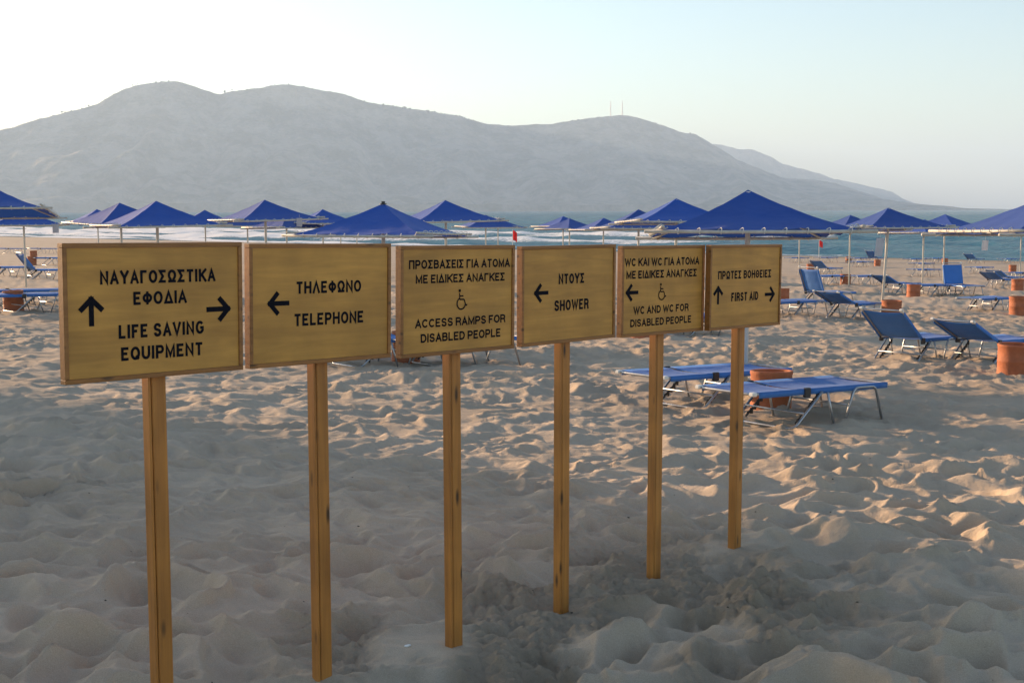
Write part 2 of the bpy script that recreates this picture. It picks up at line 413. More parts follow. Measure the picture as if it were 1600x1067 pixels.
# ------------------------------------------------------------------ the sea
def sea_material():
    m, nt, ns, ls, b = new_mat('sea_water')
    v = coords(ns, ls)
    b.inputs['Base Color'].default_value = (0.014, 0.115, 0.175, 1); b.inputs['Roughness'].default_value = 0.09; b.inputs['IOR'].default_value = 1.33; b.inputs['Specular IOR Level'].default_value = 0.28
    n1 = nd(ns, 'ShaderNodeTexNoise', i_Scale=1.1, i_Detail=5.0, i_Roughness=0.6)
    mp = coords(ns, ls, (1.0, 1.0, 1.0), 'Object', (0, 0, R(-42))); sm = nd(ns, 'ShaderNodeVectorMath', operation='MULTIPLY'); sm.inputs[1].default_value = (0.35, 1.0, 1.0)
    ls.new(mp, sm.inputs[0]); ls.new(sm.outputs[0], n1.inputs['Vector'])
    bp = nd(ns, 'ShaderNodeBump', i_Strength=1.0, i_Distance=0.30); ls.new(n1.outputs[0], bp.inputs['Height']); ls.new(bp.outputs[0], b.inputs['Normal'])
    at = nd(ns, 'ShaderNodeAttribute', attribute_name='foam')
    n2 = nd(ns, 'ShaderNodeTexNoise', i_Scale=1.6, i_Detail=7.0, i_Roughness=0.7); ls.new(v, n2.inputs['Vector'])
    ad = nd(ns, 'ShaderNodeMath', operation='ADD'); ls.new(at.outputs['Fac'], ad.inputs[0]); ls.new(n2.outputs[0], ad.inputs[1])
    r = ramp(ns, [(0.74, (0, 0, 0)), (0.92, (1, 1, 1))]); 
    sb = nd(ns, 'ShaderNodeMath', operation='MULTIPLY'); sb.inputs[1].default_value = 0.72; ls.new(ad.outputs[0], sb.inputs[0]); ls.new(sb.outputs[0], r.inputs[0])
    fo = ns.new('ShaderNodeBsdfPrincipled'); fo.inputs['Base Color'].default_value = (0.80, 0.80, 0.79, 1); fo.inputs['Roughness'].default_value = 0.9
    fo.inputs['Specular IOR Level'].default_value = 0.1
    mx = ns.new('ShaderNodeMixShader'); ls.new(r.outputs[0], mx.inputs[0]); ls.new(fo.outputs[0], mx.inputs[2])
    up = ns.new('ShaderNodeBsdfDiffuse'); up.inputs['Color'].default_value = (0.022, 0.125, 0.185, 1); ls.new(bp.outputs[0], up.inputs['Normal'])   # light welling up from the shallow water
    wm = ns.new('ShaderNodeMixShader'); wm.inputs[0].default_value = 0.66; ls.new(b.outputs[0], wm.inputs[1]); ls.new(up.outputs[0], wm.inputs[2]); ls.new(wm.outputs[0], mx.inputs[1])
    ls.new(mx.outputs[0], ns['Material Output'].inputs['Surface'])
    return m
M['sea'] = sea_material()
ang = np.linspace(R(-62), R(62), 620); rad = np.exp(np.linspace(math.log(55), math.log(9000), 620))
A, Rr = np.meshgrid(ang, rad); sx = (np.sin(A) * Rr).ravel(); sy = (np.cos(A) * Rr).ravel(); rr = Rr.ravel()
s = .67 * sx + .74 * sy; t = -.74 * sx + .67 * sy       # offshore and along-shore coordinates
so = s - 95
wz = np.zeros_like(s); rng = np.random.RandomState(3)
for (wl_, am, spread) in ((26, .20, .2), (17, .19, .35), (11, .16, .5), (7, .10, .7), (4.6, .06, .9)):
    for k in range(3):
        th = rng.normal(0, spread); ph = rng.rand() * 6.28
        q = 2 * math.pi / wl_ * (s * math.cos(th) + t * math.sin(th)) + ph + 1.2 * fbm(s / 60, t / 60, 5 + k, 2)
        w = 1 - np.abs(np.sin(q / 2))          # peaked crests
        fade = np.clip(wl_ * 40 / rr, 0, 1)
        wz += am * .55 * (w * 1.6 - .58) * fade
surf = np.exp(-np.clip(so - 4, 0, None) / 26)
tn = fbm(t / 28, so / 40, 91, 3)
left = np.clip((t - 60) / 80, 0, 1)           # heavier surf to the left
foam = np.zeros_like(s)
for k, (s0, wdt, ht) in enumerate(((5, 2.6, .12), (13, 3.0, .35), (24, 3.2, .5), (38, 3.0, .55), (56, 3.0, .45))):
    c = s0 + 9 * (fbm(t / 34, t * 0 + k * 3.3, 101 + k, 3) - .5)
    e = so - c
    on = np.clip((fbm(t / 22, t * 0 + k * 7.7, 131 + k, 2) - .60 + .55 * left) * 5, 0, 1)
    wz += ht * on * np.exp(-(e / wdt) ** 2)
    foam = np.maximum(foam, on * np.where(e < 0, np.exp(-(e / (wdt * 2.3)) ** 2), np.exp(-(e / (wdt * .45)) ** 2)) * (0.62 + .38 * left))
swash = np.exp(-((so - 1.5 - 2.5 * tn) / 1.6) ** 2) * (.35 + .45 * left)
foam = np.maximum(foam, swash)
caps = np.clip((wz - .72) * 3, 0, .45) * np.clip(1 - rr / 900, 0, 1)
foam = np.maximum(foam, caps)
wz = wz * np.clip((so + 4) / 14, 0.05, 1)
na = len(ang)
i = (np.arange(len(rad) - 1)[:, None] * na + np.arange(na - 1)[None, :]).ravel()
sf = np.stack([i, i + na, i + na + 1, i + 1], -1)[:, ::-1]
me = mesh_np('sea', np.stack([sx, sy, SEA_Z + wz], -1), sf)
at = me.attributes.new('foam', 'FLOAT', 'POINT'); at.data.foreach_set('value', foam.astype(np.float32))
tag(link('sea_water', me, M['sea']), 'choppy teal sea with white surf along the shore', kind='structure')

# ------------------------------------------------------------------ the mountains
def mountain_material(name, scrub, rock):
    m, nt, ns, ls, b = new_mat(name)
    v = coords(ns, ls)
    n = nd(ns, 'ShaderNodeTexNoise', i_Scale=0.012, i_Detail=10.0, i_Roughness=0.72); ls.new(v, n.inputs['Vector'])
    r = ramp(ns, [(0.42, scrub), (0.58, rock)]); ls.new(n.outputs[0], r.inputs[0]); ls.new(r.outputs[0], b.inputs['Base Color'])
    b.inputs['Roughness'].default_value = 1.0; b.inputs['Specular IOR Level'].default_value = 0.05
    n2 = nd(ns, 'ShaderNodeTexNoise', i_Scale=0.03, i_Detail=8.0, i_Roughness=0.7); ls.new(v, n2.inputs['Vector'])
    bp = nd(ns, 'ShaderNodeBump', i_Strength=0.8, i_Distance=14.0); ls.new(n2.outputs[0], bp.inputs['Height']); ls.new(bp.outputs[0], b.inputs['Normal'])
    return m
M['mount'] = mountain_material('scrub_hillside', (0.10, 0.105, 0.065), (0.33, 0.28, 0.21))

def mountain(name, prof, ycrest, front, back, label, seed, nx=520):
    """prof: (pixel x, pixel y) of the skyline, turned into metres at the distance of the crest"""
    px = np.array([p[0] for p in prof], float); py = np.array([p[1] for p in prof], float)
    yc = np.interp(px, [ycrest[0][0], ycrest[1][0]], [ycrest[0][1], ycrest[1][1]])
    hor = 327.5 - (px - 800) * math.tan(R(.15))
    X = (px - 800) / 2000 * yc; H = (hor - py) / 2000 * yc + CAM_H - SEA_Z
    o = np.argsort(X); X, H, yc = X[o], H[o], yc[o]
    xs = np.linspace(X[0], X[-1], nx); hs = np.interp(xs, X, H); ys = np.interp(xs, X, yc)
    hs = hs + np.minimum(hs, 60) / 60 * ((fbm(xs / 38, xs * 0, seed, 4) - .5) * 7 + np.maximum(0, fbm(xs / 9, xs * 0 + 4, seed + 2, 2) - .62) * 8)
    v = np.concatenate([np.linspace(0, 1, 110), np.linspace(1, 2, 26)[1:]])
    V, XX = np.meshgrid(v, xs, indexing='ij'); HH = np.broadcast_to(hs, V.shape); YC = np.broadcast_to(ys, V.shape)
    fr = np.minimum(V, 1); bk = np.maximum(V - 1, 0)
    Y = YC - front * (1 - fr) + back * bk
    Xs = XX - .10 * (Y - YC)
    shape = np.where(V <= 1, .06 + .94 * fr ** 1.15, np.maximum(1 - bk ** 1.2, 0)); shape = np.where(V == 0, -.05, shape)
    g = (np.abs(fbm(Xs / 230 + .35 * fbm(Xs / 300, Y / 300, seed + 4, 2), Y / 900, seed + 6, 4) - .5) * 2)
    g2 = fbm(Xs / 90, Y / 160, seed + 8, 4) - .5
    env = 4 * fr * (1 - fr) * (V <= 1)
    Z = HH * shape - env * HH * .30 * (1 - g) * .9 + env * HH * .10 * g2 * 2
    Z = Z + SEA_Z - .5
    n = nx; i = (np.arange(len(v) - 1)[:, None] * n + np.arange(n - 1)[None, :]).ravel()
    f = np.stack([i, i + 1, i + n + 1, i + n], -1)
    me = mesh_np(name, np.stack([Xs.ravel(), Y.ravel(), Z.ravel()], -1), f)
    o = link(name, me, M['mount']); tag(o, label, kind='structure'); return xs, hs, ys
main_prof = [(-1500, 318), (-1200, 300), (-900, 270), (-600, 255), (-350, 248), (-150, 232), (0, 207), (30, 200), (60, 192), (90, 184), (110, 178), (140, 171), (165, 163), (185, 151), (205, 143), (235, 135), (265, 130.5), (285, 130.5), (300, 134),
    (330, 145), (350, 150), (365, 148), (400, 142), (425, 138), (460, 136), (485, 139), (510, 144), (540, 150), (570, 160), (600, 166), (640, 171), (680, 177), (720, 184), (760, 196), (790, 198), (830, 197), (870, 195),
    (900, 190), (935, 185), (970, 182), (990, 184), (1010, 190), (1035, 199), (1060, 208), (1085, 211), (1100, 220), (1120, 232), (1150, 250), (1180, 262), (1220, 277), (1260, 281), (1300, 285), (1330, 295), (1360, 310), (1385, 322), (1402, 327)]
mx_, mh_, my_ = mountain('mountain', main_prof, ((0, 3500), (1400, 4300)), 950, 1300, 'long hazy mountain headland across the bay', 201)
far_prof = [(880, 262), (960, 248), (1040, 232), (1100, 226), (1125, 227), (1150, 234), (1175, 235), (1200, 245), (1220, 257), (1250, 264), (1275, 271), (1300, 280), (1330, 286), (1360, 293), (1375, 296), (1392, 300), (1400, 307), (1409, 318), (1416, 327)]
mountain('far_mountain', far_prof, ((880, 6000), (1420, 6000)), 500, 800, 'paler far ridge stepping down behind the headland', 231, 260)

def crest_point(px):
    k = 800 + 2000 * mx_ / my_
    return float(np.interp(px, k, mx_)), float(np.interp(px, k, my_)), float(np.interp(px, k, mh_)) + SEA_Z - .5
for px, lab in ((953, 'thin radio mast on the mountain top, the one nearer the high peaks'), (971, 'thin radio mast on the mountain top, nearer the sloping headland end')):
    x, y, z = crest_point(px)
    t = empty('radio_mast', (x, y, z - 4)); tag(t, lab, 'mast', 'masts on the mountain')
    bm = bmesh.new()
    for a in range(3): bm_tube(bm, [(1.6 * math.cos(a * 2.09), 1.6 * math.sin(a * 2.09), 0), (.5 * math.cos(a * 2.09), .5 * math.sin(a * 2.09), 42)], .6, 5)
    for k in range(1, 10):
        q = 1.6 - 1.1 * k / 10
        bm_tube(bm, [(q * math.cos(a * 2.09), q * math.sin(a * 2.09), k * 4.2) for a in (0, 1, 2, 0)], .2, 4)
    link('lattice', bm_mesh(bm, 'lattice'), M['mast'], t)
    link('aerial', tube_mesh('aerial', [(0, 0, 40), (0, 0, 50)], .8, 5), M['mast'], t)

# scrub along the skyline: bushes too small and many to count
bm = bmesh.new(); rs = random.Random(5)
for k in range(110):
    px = rs.choice((rs.uniform(90, 300), rs.uniform(380, 800), rs.uniform(560, 760), rs.uniform(0, 1080)))
    x, y, z = crest_point(px); q = rs.uniform(1.0, 2.6) * (1.6 if rs.random() < .08 else 1)
    mt = Matrix.Translation((x, y + rs.uniform(-40, 25), z - rs.uniform(0, 3))) @ Matrix.Diagonal((q * rs.uniform(.8, 1.9), q, q * rs.uniform(.7, 1.2), 1))
    r = bmesh.ops.create_icosphere(bm, subdivisions=1, radius=1, matrix=mt)
    for v in r['verts']: v.co += Vector((rs.uniform(-1, 1), rs.uniform(-1, 1), rs.uniform(-1, 1))) * q * .25
M['bush'] = simple('dark_scrub', (0.04, 0.048, 0.025), 1.0, 0, 0.3, .3)
tag(link('hillside_scrub', bm_mesh(bm, 'hillside_scrub'), M['bush']), 'dark scrub bushes dotted along the mountain skyline', 'scrub', kind='stuff')

# ------------------------------------------------------------------ haze over bay and hills
m = bpy.data.materials.new('haze_air'); m.use_nodes = True; ns = m.node_tree.nodes; ls = m.node_tree.links
for n in list(ns):
    if n.type == 'BSDF_PRINCIPLED': ns.remove(n)
pv = ns.new('ShaderNodeVolumePrincipled'); pv.inputs['Color'].default_value = (0.61, 0.785, 1.0, 1); pv.inputs['Density'].default_value = 0.00021
pv.inputs['Anisotropy'].default_value = 0.1
ls.new(pv.outputs[0], ns['Material Output'].inputs['Volume'])
hb = link('haze', box_mesh('haze', -9400, 9400, -700, 9400, -14, 415), m); tag(hb, 'pale evening haze over the bay', kind='stuff')

# ------------------------------------------------------------------ made-up building out of view, added to shade the foreground
def shade_building():
    d = Vector((-math.sin(SUN_AZ), math.cos(SUN_AZ), 0)); n = Vector((-d.y, d.x, 0))     # n: away from the lit sand
    K = Vector((-4.53, 11.97, 0)) + d * 66.0
    t = empty('shade_building', (K.x, K.y, gz(K.x, K.y) - .15), (0, 0, math.atan2(n.y, n.x)))
    tag(t, 'unseen white four-storey block with blue shutters, added to shade the foreground', 'shadow caster')
    L, D, Hh = 11.0, 9.0, 14.6           # local x along n; local y: n rotated by +90
    sgn = 1 if Matrix.Rotation(math.atan2(n.y, n.x), 3, 'Z') @ Vector((0, 1, 0)) @ d > 0 else -1
    y0, y1 = (0, D) if sgn > 0 else (-D, 0)
    link('wall', box_mesh('wall', 0, L, y0, y1, -.5, Hh, 0.02), M['plaster'], t)
    link('roof', box_mesh('roof', -.15, L + .25, y0 - .25, y1 + .25, Hh, Hh + .28, .02), M['roof'], t)
    yf = y0 if sgn > 0 else y1; o = -1 if sgn > 0 else 1
    win = box_mesh('window', -.6, .6, -.03, .03, -.7, .7); sh = box_mesh('shutter', -.3, .3, -.025, .025, -.72, .72, .01)
    for fl in (1.7, 5.1, 8.5, 11.9):
        for k in range(3):
            if fl < 2 and k == 1: continue
            w = link('window', win, M['glass'], t, (1.8 + k * 3.3, yf + o * .02, fl))
            for q in (-1, 1): link('shutter', sh, M['blue_paint'], w, (q * .92, o * .04, 0))
    dr = link('door', box_mesh('door', -.6, .6, -.04, .04, 0, 2.3, .01), M['blue_paint'], t, (5.1, yf + o * .03, -.1))
    link('handle', tube_mesh('handle', [(.45, o * .08, 1.0), (.45, o * .08, 1.2)], .015, 6), M['alu'], dr)
shade_building()

# ------------------------------------------------------------------ the signs
def arc(cx, cz, rx, rz, a0, a1, n=10):
    return [(cx + rx * math.cos(R(a0 + (a1 - a0) * k / n)), cz + rz * math.sin(R(a0 + (a1 - a0) * k / n))) for k in range(n + 1)]
def spline(p, n=4):
    out = []
    for i in range(len(p) - 1):
        p0, p1, p2, p3 = p[max(i - 1, 0)], p[i], p[i + 1], p[min(i + 2, len(p) - 1)]
        for k in range(n):
            t = k / n
            out.append(tuple(.5 * (2 * p1[d] + (p2[d] - p0[d]) * t + (2 * p0[d] - 5 * p1[d] + 4 * p2[d] - p3[d]) * t * t + (3 * p1[d] - p0[d] - 3 * p2[d] + p3[d]) * t ** 3) for d in (0, 1)))
    return out + [p[-1]]
RING = arc(.5, .5, .5, .5, 90, 450, 24)
GLYPH = {  # width, centre lines in a unit box
 'I': (0, [[(0, 0), (0, 1)]]),
 'E': (.74, [[(1, 1), (0, 1), (0, 0), (1, 0)], [(0, .52), (.92, .52)]]), 'F': (.72, [[(1, 1), (0, 1), (0, 0)], [(0, .50), (.88, .50)]]),
 'L': (.70, [[(0, 1), (0, 0), (1, 0)]]), 'Γ': (.70, [[(1, 1), (0, 1), (0, 0)]]), 'T': (.82, [[(0, 1), (1, 1)], [(.5, 1), (.5, 0)]]),
 'A': (.92, [[(0, 0), (.5, 1), (1, 0)], [(.2, .30), (.8, .30)]]), 'Λ': (.92, [[(0, 0), (.5, 1), (1, 0)]]), 'Δ': (.95, [[(0, 0), (.5, 1), (1, 0), (0, 0)]]),
 'V': (.92, [[(0, 1), (.5, 0), (1, 1)]]), 'Y': (.92, [[(0, 1), (.5, .44), (1, 1)], [(.5, .47), (.5, 0)]]),
 'N': (.88, [[(0, 0), (0, 1), (1, 0), (1, 1)]]), 'M': (1.06, [[(0, 0), (0, 1), (.5, .08), (1, 1), (1, 0)]]), 'W': (1.38, [[(0, 1), (.26, 0), (.5, .95), (.74, 0), (1, 1)]]),
 'H': (.88, [[(0, 0), (0, 1)], [(1, 0), (1, 1)], [(0, .53), (1, .53)]]), 'K': (.88, [[(0, 0), (0, 1)], [(.98, 1), (.04, .38)], [(.34, .58), (1, 0)]]),
 'P': (.82, [[(0, 0), (0, 1), (.62, 1)] + arc(.62, .72, .38, .28, 80, -80, 8) + [(.62, .44), (0, .44)]]),
 'R': (.86, [[(0, 0), (0, 1), (.60, 1)] + arc(.60, .74, .38, .26, 80, -80, 8) + [(.60, .48), (0, .48)], [(.60, .48), (.86, .40), (.95, .2), (1, 0)]]),
 'B': (.84, [[(0, 0), (0, 1), (.58, 1)] + arc(.58, .77, .36, .23, 80, -80, 8) + [(.58, .54), (0, .54)], [(.5, .54), (.60, .54)] + arc(.60, .27, .40, .27, 80, -80, 8) + [(.6, 0), (0, 0)]]),
 'D': (.88, [[(0, 0), (0, 1), (.42, 1)] + arc(.42, .5, .58, .5, 82, -82, 12) + [(.42, 0), (0, 0)]]),
 'O': (.98, [RING]), 'Q': (.98, [RING, [(.58, .26), (1.0, -.04)]]), 'C': (.92, [arc(.52, .5, .52, .5, 38, 322, 20)]),
 'G': (.96, [arc(.52, .5, .52, .5, 40, 300, 18) + [(.98, .22), (.98, .48), (.56, .48)]]), 'U': (.88, [[(0, 1)] + arc(.5, .38, .5, .38, 180, 360, 12) + [(1, 1)]]),
 'S': (.84, [spline([(.96, .76), (.80, .95), (.5, 1), (.19, .95), (.04, .75), (.2, .575), (.5, .51), (.8, .44), (.97, .25), (.82, .05), (.5, 0), (.18, .05), (.02, .26)])]),
 'Σ': (.80, [[(1, 1), (0.02, 1), (.56, .5), (0.02, 0), (1, 0)]]), 'Ω': (1.0, [[(0, 0), (.34, 0)] + arc(.5, .58, .48, .42, 236, -56, 22) + [(.66, 0), (1, 0)]]),
 'Θ': (.98, [RING, [(.28, .5), (.72, .5)]]), 'Φ': (1.02, [[(.5, 0), (.5, 1)], arc(.5, .5, .5, .34, 90, 450, 24)]), 'Π': (.88, [[(0, 0), (0, 1), (1, 1), (1, 0)]])}
for g_, l_ in zip('ΑΒΕΖΗΙΚΜΝΟΡΤΥΧ', 'ABEZHIKMNOPTYX'):
    if l_ in GLYPH: GLYPH[g_] = GLYPH[l_]

def bm_stroke(bm, pts, th, y):
    """one mitred ribbon along a polyline in the xz plane"""
    P = [Vector((p[0], p[1])) for p in pts]; closed = (P[0] - P[-1]).length < 1e-6
    if closed: P = P[:-1]
    n = len(P); left = []; right = []
    for i in range(n):
        a = P[i - 1] if (i > 0 or closed) else None; c = P[(i + 1) % n] if (i < n - 1 or closed) else None
        d1 = (P[i] - a).normalized() if a is not None else None; d2 = (c - P[i]).normalized() if c is not None else None
        if d1 is None: d1 = d2
        if d2 is None: d2 = d1
        n1 = Vector((-d1.y, d1.x)); n2 = Vector((-d2.y, d2.x)); m = n1 + n2
        if m.length < 1e-4: m = n1
        m.normalize(); k = min(1 / max(m.dot(n1), .2), 2.3) * th / 2
        left.append(bm.verts.new((P[i].x + m.x * k, y, P[i].y + m.y * k))); right.append(bm.verts.new((P[i].x - m.x * k, y, P[i].y - m.y * k)))
    for i in range(n if closed else n - 1):
        j = (i + 1) % n
        bm.faces.new((left[i], right[i], right[j], left[j]))

def text_meshes(body, W, H):
    """painted words in heavy condensed capitals, line of width W and height H, centred, facing -y"""
    th = .21 * H; gap = .12 * H; space = .46 * H
    words = body.split(' ')
    nat = sum(GLYPH[c][0] for c in body if c != ' '); n = sum(len(w) for w in words)
    fixed = n * th + gap * sum(len(w) - 1 for w in words) + (space) * (len(words) - 1)
    k = (W - fixed) / nat
    out = []; x = -W / 2; lay = 0
    for wd in words:
        x0 = x; bm = bmesh.new(); wlen = sum(GLYPH[c][0] * k + th for c in wd) + gap * (len(wd) - 1); cx = x0 + wlen / 2
        for c in wd:
            gw, lines = GLYPH[c]
            for ln in lines:
                lay += 1
                pts = [(x + th / 2 + px * gw * k - cx, -H / 2 + th / 2 + pz * (H - th)) for px, pz in ln]
                # stems that end on the line reach its edge
                bm_stroke(bm, extend(pts, th / 2, H), th, -.00005 * (lay % 5))
            x += gw * k + th + gap
        out.append((bm_mesh(bm, 'lettering'), cx)); x = x - gap + space
    return out

def extend(pts, q, H):
    """square off the free ends: push an end that lies on the top or base line out to it"""
    pts = list(pts)
    if math.dist(pts[0], pts[-1]) < 1e-6: return pts
    for e, nb in ((0, 1), (-1, -2)):
        d = Vector((pts[e][0] - pts[nb][0], pts[e][1] - pts[nb][1])); 
        if d.length > 1e-9 and (abs(abs(pts[e][1]) - (H / 2 - q)) < 1e-6):
            if abs(d.y) > .5 * d.length: d.normalize(); d = d * (q / abs(d.y))
            else: d = d.normalized() * q * .6
            pts[e] = (pts[e][0] + d.x, pts[e][1] + d.y)
    return pts

def strokes_mesh(name, segs, discs=(), th=0.01):
    """thick polylines in the xz plane"""
    bm = bmesh.new(); lay = 0
    for pts in segs:
        for a, b in zip(pts[:-1], pts[1:]):
            a = Vector((a[0], 0, a[1])); b = Vector((b[0], 0, b[1])); d = (b - a).normalized(); n = Vector((-d.z, 0, d.x)) * th / 2
            yy = Vector((0, -lay * .00008, 0)); lay += 1
            bm.faces.new([bm.verts.new(p + yy) for p in (a - n, b - n, b + n, a + n)])
    for (cx, cz, r) in discs:
        yy = -lay * .00008; lay += 1
        bm.faces.new([bm.verts.new((cx + r * math.cos(q * math.pi / 8), yy, cz + r * math.sin(q * math.pi / 8))) for q in range(16)])
    return bm_mesh(bm, name)

def arrow_mesh(direction, L, W, th):
    hw = W / 2 - th * .35
    segs = [[(0, L / 2 - th * .2), (0, -L / 2)], [(-th * .35 + .0, L / 2 - th * .35), (hw, L / 2 - hw - th * .55)], [(th * .35, L / 2 - th * .35), (-hw, L / 2 - hw - th * .55)]]
    rot = {'up': 0, 'left': 1, 'right': -1}[direction]
    def rt(p): return p if rot == 0 else ((-p[1], p[0]) if rot == 1 else (p[1], -p[0]))
    return strokes_mesh('arrow', [[rt(p) for p in s] for s in segs], (), th)

def wheelchair_mesh(h):
    k = h / 2.0
    def P(*a): return [(x * k, z * k) for x, z in a]
    body = P((-.26, .62), (-.24, -.02), (.36, -.02), (.60, -.62), (.80, -.54)); arm = P((-.24, .32), (.26, .32))
    wheel = [(k * (-.06 + .55 * math.cos(a)), k * (-.42 + .55 * math.sin(a))) for a in [R(118 + q * 12) for q in range(20)]]
    return strokes_mesh('wheelchair_symbol', [body, arm, wheel], [(-.27 * k, .84 * k, .15 * k)], .145 * k)

SPEC = [
 dict(lab='large yellow wooden sign for life saving equipment, nearest of the six, arrows up and right',
  text=[('ΝΑΥΑΓΟΣΩΣΤΙΚΑ', .193, .840, .201, .298), ('ΕΦΟΔΙΑ', .369, .669, .358, .455), ('LIFE SAVING', .286, .767, .596, .697), ('EQUIPMENT', .297, .759, .760, .860)],
  arrows=[('up', .145, .484), ('right', .858, .514)], wc=None),
 dict(lab='yellow wooden TELEPHONE sign with one left arrow, on a pine post',
  text=[('ΤΗΛΕΦΩΝΟ', .313, .777, .311, .412), ('TELEPHONE', .298, .795, .576, .678)], arrows=[('left', .192, .484)], wc=None),
 dict(lab='yellow wooden sign for access ramps with wheelchair symbol and no arrow',
  text=[('ΠΡΟΣΒΑΣΕΙΣ ΓΙΑ ΑΤΟΜΑ', .071, .958, .129, .209), ('ΜΕ ΕΙΔΙΚΕΣ ΑΝΑΓΚΕΣ', .127, .912, .262, .340), ('ACCESS RAMPS FOR', .123, .920, .662, .740), ('DISABLED PEOPLE', .169, .876, .795, .875)], arrows=[], wc=(.517, .498)),
 dict(lab='yellow wooden SHOWER sign with one left arrow, on a pine post',
  text=[('ΝΤΟΥΣ', .380, .655, .290, .394), ('SHOWER', .336, .704, .558, .668)], arrows=[('left', .199, .473)], wc=None),
 dict(lab='yellow wooden WC sign with left arrow and wheelchair symbol',
  text=[('WC ΚΑΙ WC ΓΙΑ ΑΤΟΜΑ', .035, .935, .136, .224), ('ΜΕ ΕΙΔΙΚΕΣ ΑΝΑΓΚΕΣ', .055, .908, .273, .361), ('WC AND WC FOR', .143, .811, .669, .755), ('DISABLED PEOPLE', .109, .848, .809, .893)], arrows=[('left', .121, .512)], wc=(.476, .516)),
 dict(lab='small-looking yellow wooden FIRST AID sign at the far end of the row',
  text=[('ΠΡΩΤΕΣ ΒΟΗΘΕΙΕΣ', .112, .858, .307, .404), ('FIRST AID', .298, .676, .568, .672)], arrows=[('up', .119, .585), ('right', .846, .612)], wc=None)]

FD, FW = 0.032, 0.014      # depth and face width of the frame boards
rail_h = box_mesh('frame_rail_long', 0, SW, 0, FD, 0, FW, .0015); rail_v = box_mesh('frame_rail_short', 0, FW, 0, FD, FW + .0004, SH - FW - .0004, .0015)
panel_me = box_mesh('panel', FW + .0005, SW - FW - .0005, .006, .016, FW + .0005, SH - FW - .0005)
for i, ((x, y, zt, yaw, ti), sp) in enumerate(zip(SIGNS, SPEC)):
    t = empty('direction_sign', (POSTS[i][0], POSTS[i][1], gz(*POSTS[i]))); tag(t, sp['lab'], 'sign', 'yellow direction signs in a row')
    # board frame: local x along the board, y away from the viewer, z up; origin at the lower left front corner
    rotm = Matrix.Rotation(R(yaw), 4, 'Z') @ Matrix.Rotation(R(ti), 4, 'Y')
    top_left = Vector((x, y, zt)); org = top_left + (rotm @ Vector((0, 0, -SH)))
    base = Matrix.Translation(org) @ rotm
    inv = Matrix.Translation(t.location).inverted()
    def put(name, me, mat, mtx, parent=t):
        o = link(name, me, mat, parent); o.matrix_local = mtx; return o
    loc = inv @ base
    put('frame_rail', rail_h, M['rail'], loc); put('frame_rail', rail_h, M['rail'], loc @ Matrix.Translation((0, 0, SH - FW)))
    put('frame_rail', rail_v, M['rail'], loc); put('frame_rail', rail_v, M['rail'], loc @ Matrix.Translation((SW - FW, 0, 0)))
    pn = put('panel', panel_me, M['panel'], loc)
    PY = .0052
    for (body, u0, u1, v0, v1) in sp['text']:
        for me, cx in text_meshes(body, (u1 - u0) * SW, (v1 - v0) * SH):
            o = link('lettering', me, M['ink'], pn); o.location = ((u0 + u1) / 2 * SW + cx, PY, (1 - (v0 + v1) / 2) * SH)
    for (dr, u, v) in sp['arrows']:
        o = link('arrow', arrow_mesh(dr, .0925, .0855, .0165), M['ink'], pn); o.location = (u * SW, PY, (1 - v) * SH)
    if sp['wc']:
        o = link('wheelchair_symbol', wheelchair_mesh(.080), M['ink'], pn); o.location = (sp['wc'][0] * SW, PY, (1 - sp['wc'][1]) * SH)
    # post with chamfered edges, standing behind the frame
    pz = gz(*POSTS[i]); length = zt - .03 - pz + .45
    bm = bmesh.new(); zt_ = zt - .04 - pz
    bm_box(bm, -.031, -.0225, -.021, .021, -.45, zt_, .002); bm_box(bm, -.0190, .031, -.021, .021, -.45, zt_, .003); bm_box(bm, -.0230, -.0185, -.012, .019, -.45, zt_ - .002)
    pm = bm_mesh(bm, 'post')
    po = put('post', pm, M['post'], Matrix.Rotation(R(yaw), 4, 'Z') @ Matrix.Rotation(R((.25, .15, -.1, .2, .35, .2)[i]), 4, 'Y'))

# ------------------------------------------------------------------ umbrellas
def canopy_mesh(a, rise, seed):
    """four panels of canvas, sagging a little between the hips, with a short hem over the pipes"""
    rs = np.random.RandomState(seed); n = 10
    verts = []; faces = []
    h = a / 2
    for k in range(4):
        base = len(verts)
        for i in range(n + 1):
            tt = i / n
            for j in range(n + 1):
                u = -1 + 2 * j / n
                xx = u * h * tt; yy = -h * tt
                sag = -.055 * math.sin(math.pi * tt) * (1 - .35 * u * u) - .012 * math.sin(math.pi * (u + 1) / 2 * 5) * tt ** 3
                sag += .016 * max(0, 1 - abs(tt - .42) / .12) * (1 - u * u * .5)
                zz = -rise * tt + sag + .018 * (rs.rand() - .5) * tt * (abs(u) < .95)
                c, s_ = math.cos(k * math.pi / 2), math.sin(k * math.pi / 2)
                verts.append((xx * c - yy * s_, xx * s_ + yy * c, zz))
        for i in range(n):
            for j in range(n):
                p = base + i * (n + 1) + j
                faces.append((p, p + n + 1, p + n + 2, p + 1))
    bm = bmesh.new()
    vs = [bm.verts.new(v) for v in verts]
    for f in faces:
        try: bm.faces.new([vs[q] for q in f])
        except ValueError: pass
    bmesh.ops.remove_doubles(bm, verts=bm.verts, dist=.012)
    bmesh.ops.recalc_face_normals(bm, faces=bm.faces)
    me = bm_mesh(bm, 'canopy', True)
    me.set_sharp_from_angle(angle=R(24))
    return me

